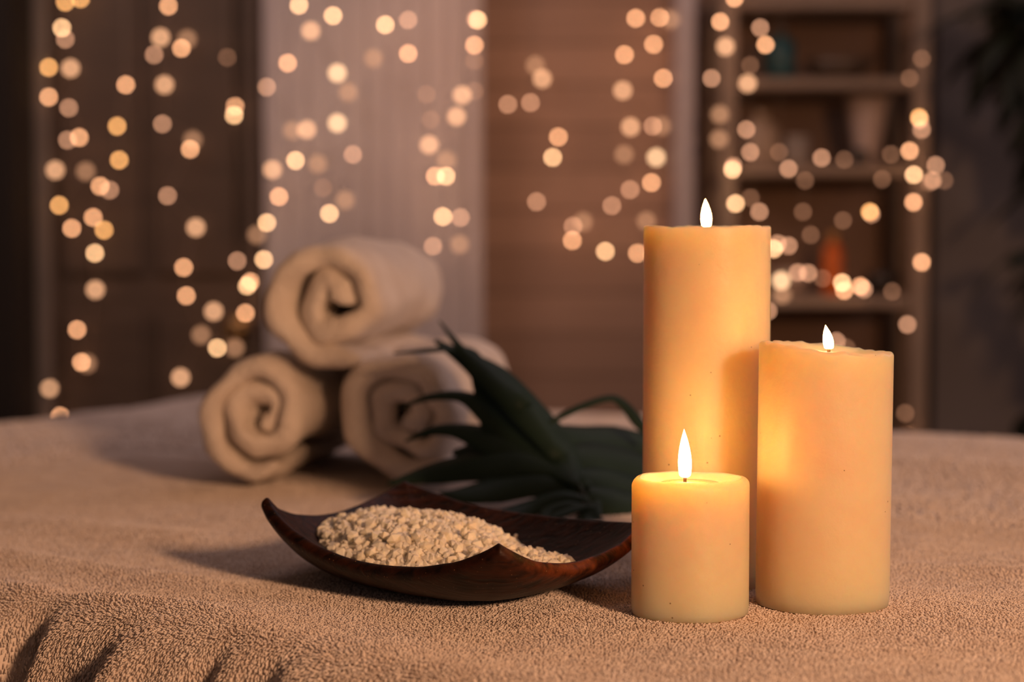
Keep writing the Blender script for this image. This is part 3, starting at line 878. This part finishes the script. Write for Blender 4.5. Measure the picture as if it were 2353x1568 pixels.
# ------------------------------------------------------------------ shelving rack and what stands on it
def build_rack():
    yf, yb = 4.02, 4.30
    wood = plain('pale_rack_paint', (0.27, 0.21, 0.17), 0.6, col2=(0.31, 0.24, 0.195), nscale=8)
    xl, xr = P(1672, 600, yf).x, P(2112, 600, yf).x
    root = empty('shelving_rack', ((xl + xr) / 2, (yf + yb) / 2, -BED))
    tag(root, 'open shelving rack with pale uprights beside the grey wall', 'shelf')
    inv = Matrix.Translation(-root.location)
    pw = 0.016
    out = []
    for x in (xl, xr):
        for y in (yf, yb):
            out.append(box('post', x - pw, x + pw, y - pw, y + pw, -BED, 0.70, wood, root))
    tops = {}
    for k, py in enumerate((8, 192, 392, 695)):
        z = P(1900, py, yf).z
        out.append(box('shelf', xl + pw, xr - pw, yf - pw * .6, yb + pw * .6, z - 0.011, z + 0.011, wood, root)); tops[k] = z + 0.011
    z = -0.42
    out.append(box('shelf', xl + pw, xr - pw, yf - pw * .6, yb + pw * .6, z - 0.011, z + 0.011, wood, root))
    out.append(box('back_panel', xl + pw, xr - pw, yb + 0.002, yb + 0.010, -0.44, 0.69, plain('rack_back_wood', (0.21, 0.125, 0.08), 0.8, nscale=6), root, 0.001))
    for o in out: o.matrix_parent_inverse = inv
    def bottle(px, k, Y, r, h, col, label, cat, name, capcol=(0.6, 0.5, 0.42), kind='bottle'):
        x = P(px, 400, Y).x
        rt = empty(name, (x, Y, tops[k] + 0.0005)); tag(rt, label, cat)
        m = plain(name + '_glaze', col, 0.35, nscale=12)
        if kind == 'bottle':
            pr = [(0, 0), (r * .9, 0), (r, .004), (r, h * .68), (r * .8, h * .78), (r * .35, h * .84), (r * .33, h * .9), (0, h * .9)]
            lathe('bottle_body', pr, m, rt, n=28)
            lathe('cap', [(0, h * .86), (r * .42, h * .86), (r * .42, h * .99), (r * .36, h), (0, h)], plain(name + '_cap', capcol, .5), rt, n=24)
        elif kind == 'vase':
            pr = [(0, 0), (r * .45, 0), (r * .55, h * .05), (r * .62, h * .3), (r * .85, h * .7), (r, h), (r * .92, h), (r * .75, h * .65), (r * .5, h * .2), (0, h * .12)]
            lathe('vase_body', pr, m, rt, n=32)
        elif kind == 'jar':
            lathe('jar_body', [(0, 0), (r * .92, 0), (r, .005), (r, h * .78), (r * .9, h * .82), (0, h * .82)], m, rt, n=28)
            lathe('lid', [(0, h * .8), (r * .97, h * .8), (r * .97, h * .97), (r * .9, h), (0, h)], plain(name + '_lid', capcol, .5), rt, n=28)
        elif kind == 'bowl':
            lathe('bowl_body', [(0, 0), (r * .5, 0), (r * .8, h * .4), (r, h), (r * .95, h), (r * .74, h * .42), (r * .4, h * .12), (0, h * .1)], m, rt, n=36)
        return rt
    bottle(1790, 1, 4.10, 0.030, 0.105, (0.012, 0.09, 0.115), 'teal bottle on the upper shelf of the rack', 'bottle', 'lotion_bottle', (.12, .12, .13))
    bottle(1925, 1, 4.14, 0.070, 0.045, (0.10, 0.07, 0.05), 'shallow brown bowl on the upper shelf right of the teal bottle', 'bowl', 'shallow_bowl', kind='bowl')
    bottle(1992, 2, 4.10, 0.044, 0.138, (0.50, 0.40, 0.36), 'tall flared whitish vase under the upper shelf of the rack', 'vase', 'flared_vase', kind='vase')
    bottle(1750, 2, 4.12, 0.032, 0.110, (0.55, 0.43, 0.34), 'whitish round bottle at the left of the middle shelf', 'bottle', 'pump_bottle', (.5, .4, .3))
    bottle(1828, 2, 4.12, 0.028, 0.060, (0.35, 0.30, 0.27), 'small greyish lidded jar between the bottle and the vase', 'jar', 'cream_jar', (.4, .36, .33), kind='jar')
    bottle(1974, 2, 4.04, 0.018, 0.030, (0.03, 0.025, 0.022), 'little black jar in front of the flared vase', 'jar', 'black_jar', (.02, .02, .02), kind='jar')
    bottle(1916, 3, 4.09, 0.021, 0.125, (0.62, 0.13, 0.012), 'slim orange bottle on the lower shelf of the rack', 'bottle', 'oil_bottle', (.55, .3, .1))
    bottle(2032, 3, 4.10, 0.038, 0.045, (0.02, 0.014, 0.012), 'low black bowl at the right of the lower shelf', 'bowl', 'black_bowl', kind='bowl')
    bottle(1815, 3, 4.12, 0.045, 0.050, (0.50, 0.40, 0.34), 'low whitish bowl at the left of the lower shelf beside the tallest candle', 'bowl', 'white_bowl', kind='bowl')
build_rack()

# ------------------------------------------------------------------ dark plants by the grey wall
def plant(loc, stems, label, seed, hgt, pot=True):
    rng = random.Random(seed)
    root = empty('potted_palm', loc); tag(root, label, 'plant')
    lathe('pot', [(0, 0), (.10, 0), (.13, .22), (.135, .25), (.12, .25), (.115, .22), (0, .21)], plain('dark_pot_glaze', (.03, .025, .02), .5), root, n=32)
    for (tx, ty, tz, n, ln) in stems:
        t = Vector((tx, ty, tz)) - Vector(loc)
        path = smoothpath([(0, 0, .2), tuple(Vector((t.x * .12, t.y * .12, t.z * .55))), tuple(Vector((t.x * .5, t.y * .5, t.z * .88))), tuple(t)], 24)
        st = tube('stem', path, 0.006, M['plant'], root, 8)
        V = []; Fc = []
        for k in range(n):
            i = 24 - int(k * 12 / n) 
            p = Vector(path[i]); a = rng.uniform(0, 2 * PI); e = rng.uniform(-0.6, 0.6)
            d = Vector((math.cos(a) * math.cos(e), math.sin(a) * math.cos(e), math.sin(e)))
            sd = d.cross(Vector((0, 0, 1))).normalized()
            up = sd.cross(d)
            L_ = ln * rng.uniform(.7, 1.1); wd = L_ * 0.20
            b0 = len(V)
            for q in range(7):
                u = q / 6; c = p + d * (L_ * u) + Vector((0, 0, -L_ * .5 * u * u)); ww = wd * math.sin(PI * min(1, u * .95 + .04)) 
                V += [c - sd * ww, c + up * (ww * .25), c + sd * ww, c - up * (0.001)]
            for q in range(6):
                o_ = b0 + q * 4
                for (x_, y_) in ((0, 1), (1, 2), (2, 3), (3, 0)):
                    Fc.append((o_ + x_, o_ + y_, o_ + 4 + y_, o_ + 4 + x_))
        mesh('frond', V, Fc, M['plant'], root)
    return root
a1, a2, a3 = P(2315, 10, 3.72), P(2345, 580, 3.75), P(2365, 950, 3.72)
plant((1.12, 3.80, -BED), [(a1.x, a1.y, a1.z, 64, 0.17), (a1.x + .12, a1.y, a1.z + .1, 30, 0.13), (a2.x, a2.y, a2.z, 40, 0.10), (a3.x, a3.y, a3.z, 20, 0.09)],
      'dark leafy potted plant standing before the grey wall at the right edge', 3, 1.3)

# ------------------------------------------------------------------ fairy lights
# brightness classes: (colour, relative strength, bulb radius)
BULB = {
    'C': ((1.0, 0.56, 0.27), 1.0, 0.0042), 'P': ((1.0, 0.46, 0.22), 0.85, 0.0042), 'A': ((1.0, 0.46, 0.15), 0.85, 0.0042),
    'D': ((1.0, 0.48, 0.27), 0.42, 0.0042), 'V': ((1.0, 0.45, 0.24), 0.13, 0.0042),
    'S': ((1.0, 0.50, 0.26), 0.80, 0.0085), 'B': ((1.0, 0.60, 0.32), 1.05, 0.0085), 'T': ((1.0, 0.48, 0.25), 0.36, 0.0095),  # wider bulbs standing in for soft halo glows and reflections
}
LIGHTS = '''150 5 A;185 -3 A;142 64 C;150 90 D;112 155 A;162 157 S;112 223 P;158 248 D;155 322 D;182 316 P;127 391 S;197 394 T;230 428 P;252 437 D;136 472 A;165 525 P;214 500 P;239 529 A;218 582 C;219 666 S;177 758 P;187 833 P;200 836 T;113 893 S;138 957 P;
387 14 P;369 86 S;354 126 D;417 111 P;430 90 T;378 195 S;289 195 P;373 285 D;269 290 A;274 368 A;385 450 D;437 343 P;443 322 T;450 523 S;422 615 P;428 680 P;415 868 S;499 800 C;462 770 T;540 800 T;491 716 S;564 720 P;545 600 D;568 657 C;575 648 P;606 597 C;613 512 C;590 540 T;538 265 C;540 245 P;522 132 V;
687 12 C;765 36 C;714 71 S;661 145 P;613 200 D;775 168 B;800 212 T;775 283 B;705 298 S;672 300 T;679 369 C;626 390 S;730 377 T;811 355 D;641 452 P;742 432 V;757 491 C;793 460 T;
858 134 T;885 57 C;938 46 D;938 123 P;1098 46 C;1092 44 D;1090 104 P;1090 140 V;1062 219 S;1090 210 V;980 217 V;990 275 V;1049 268 S;986 333 S;1026 368 T;1000 405 P;1025 405 C;1018 498 C;1058 500 D;995 566 D;1056 562 T;
1167 240 D;1219 236 D;1246 181 S;1230 150 T;1283 315 P;1270 362 C;1233 464 D;1317 520 D;1340 510 T;1315 553 P;1391 578 C;
1461 42 P;1516 40 P;1540 45 T;1502 102 P;1435 126 P;1524 180 P;1431 208 S;1449 292 S;1500 290 D;1520 290 T;1434 355 T;1508 362 B;1497 420 P;1448 436 D;1406 473 D;1485 508 T;1465 582 P;
1655 50 P;1667 107 S;1635 180 D;1718 192 S;1747 64 D;1759 103 P;1724 150 V;1654 263 T;1652 320 T;1715 298 D;1724 350 D;1790 350 V;1812 388 D;1683 390 C;1685 382 D;1690 468 C;1745 487 D;1725 455 V;1888 363 D;1940 367 V;1850 415 V;2047 355 V;2027 412 V;1845 487 V;1937 507 V;1999 487 A;2002 492 D;1863 540 V;2090 180 V;2118 135 V;
2112 270 A;2114 276 D;2118 298 D;2090 347 P;2150 380 D;2143 415 D;2100 402 C;2135 420 V;2170 415 V;2099 465 P;2118 603 P;2085 746 D;2085 1003 P;1778 572 C;1787 560 D;1812 565 D;1795 645 B;1797 678 T;1833 627 D;1857 628 D;1935 650 C;1940 668 P;1977 658 P;1985 665 D;1890 640 V;2050 670 V;1922 785 D;1765 715 D;1945 800 V;2080 950 V;1688 -4 P'''
BINS = [(0, 200, 'outermost strand of warm fairy lights at the left, beside the dark nook'),
        (200, 330, 'strand of warm fairy lights over the left half of the dark door'),
        (330, 470, 'strand of warm fairy lights over the middle of the dark door'),
        (470, 592, 'strand of warm fairy lights over the right edge of the dark door'),
        (592, 700, 'strand of warm fairy lights along the left edge of the grey curtain'),
        (700, 850, 'strand of warm fairy lights over the grey curtain above the top rolled towel'),
        (850, 960, 'short strand of fairy lights over the grey curtain with four lit bulbs'),
        (960, 1040, 'strand of fairy lights over the right part of the grey curtain'),
        (1040, 1130, 'strand of fairy lights along the right edge of the grey curtain'),
        (1130, 1300, 'sparse strand of fairy lights on the left of the brown boarded wall'),
        (1300, 1425, 'strand of fairy lights low on the boarded wall, nearest left of the tallest candle'),
        (1425, 1600, 'dense strand of fairy lights just left of the pale grey upright'),
        (1600, 1700, 'strand of fairy lights along the left post of the shelving rack'),
        (1700, 1775, 'strand of fairy lights just inside the left post of the shelving rack'),
        (1775, 1900, 'strand of fairy lights before the left part of the rack shelves'),
        (1900, 2060, 'strand of fairy lights before the right part of the rack shelves'),
        (2060, 2300, 'rightmost strand of warm fairy lights on the right post of the rack')]
def ico(r):
    import bmesh
    bm = bmesh.new(); bmesh.ops.create_icosphere(bm, subdivisions=2, radius=r)
    me = bpy.data.meshes.new('bulb'); bm.to_mesh(me); bm.free()
    me.polygons.foreach_set('use_smooth', [True] * len(me.polygons))
    return me
def build_lights():
    coc = 0.5 * (cam_d.lens / 1000 / cam_d.dof.aperture_fstop) * (1 / cam_d.dof.focus_distance - 1 / 4.1)    # blur radius per focal length
    meshes = {}
    for k, (col, rel, r) in BULB.items():
        me = ico(r)
        L_ = rel / ((r / 4.1) / coc) ** 2
        me.materials.append(emit_mat('bulb_glow_' + {'C': 'cream', 'P': 'peach', 'A': 'amber', 'D': 'dim', 'V': 'faint', 'S': 'halo', 'B': 'bright_halo', 'T': 'dim_halo'}[k], col, L_))
        meshes[k] = me
    pts = [q.split() for q in LIGHTS.replace('\n', '').split(';') if q.strip()]
    pts = [(float(a), float(b), c) for a, b, c in pts]
    rng = random.Random(2)
    for (x0, x1, lab) in BINS:
        mine = sorted([q for q in pts if x0 <= q[0] < x1], key=lambda q: q[1])
        yd = 3.965 if x0 >= 1600 else (4.115 if 592 <= x0 < 1130 else 4.20)
        if x0 < 592: yd = 4.225
        if 1130 <= x0 < 1600: yd = 4.30
        ps = []
        for (px, py, k) in mine:
            Y = yd + rng.uniform(-0.012, 0.012) + (0.02 if k in 'ST' and x0 < 592 else 0)
            ps.append((P(px, py, Y), k))
        top = Vector((ps[0][0].x, yd, 1.70))
        root = empty('fairy_light_strand', top); tag(root, lab, 'fairy lights', 'curtain of warm fairy lights')
        path = [top] + [p + Vector((0, 0.002, 0.006)) for p, k in ps]
        wv = tube('wire', [p - top for p in path], 0.0008, M['wire'], root, 5)
        for p, k in ps:
            b = bpy.data.objects.new('bulb', meshes[k]); C.objects.link(b); b.parent = root; b.location = p - top
build_lights()
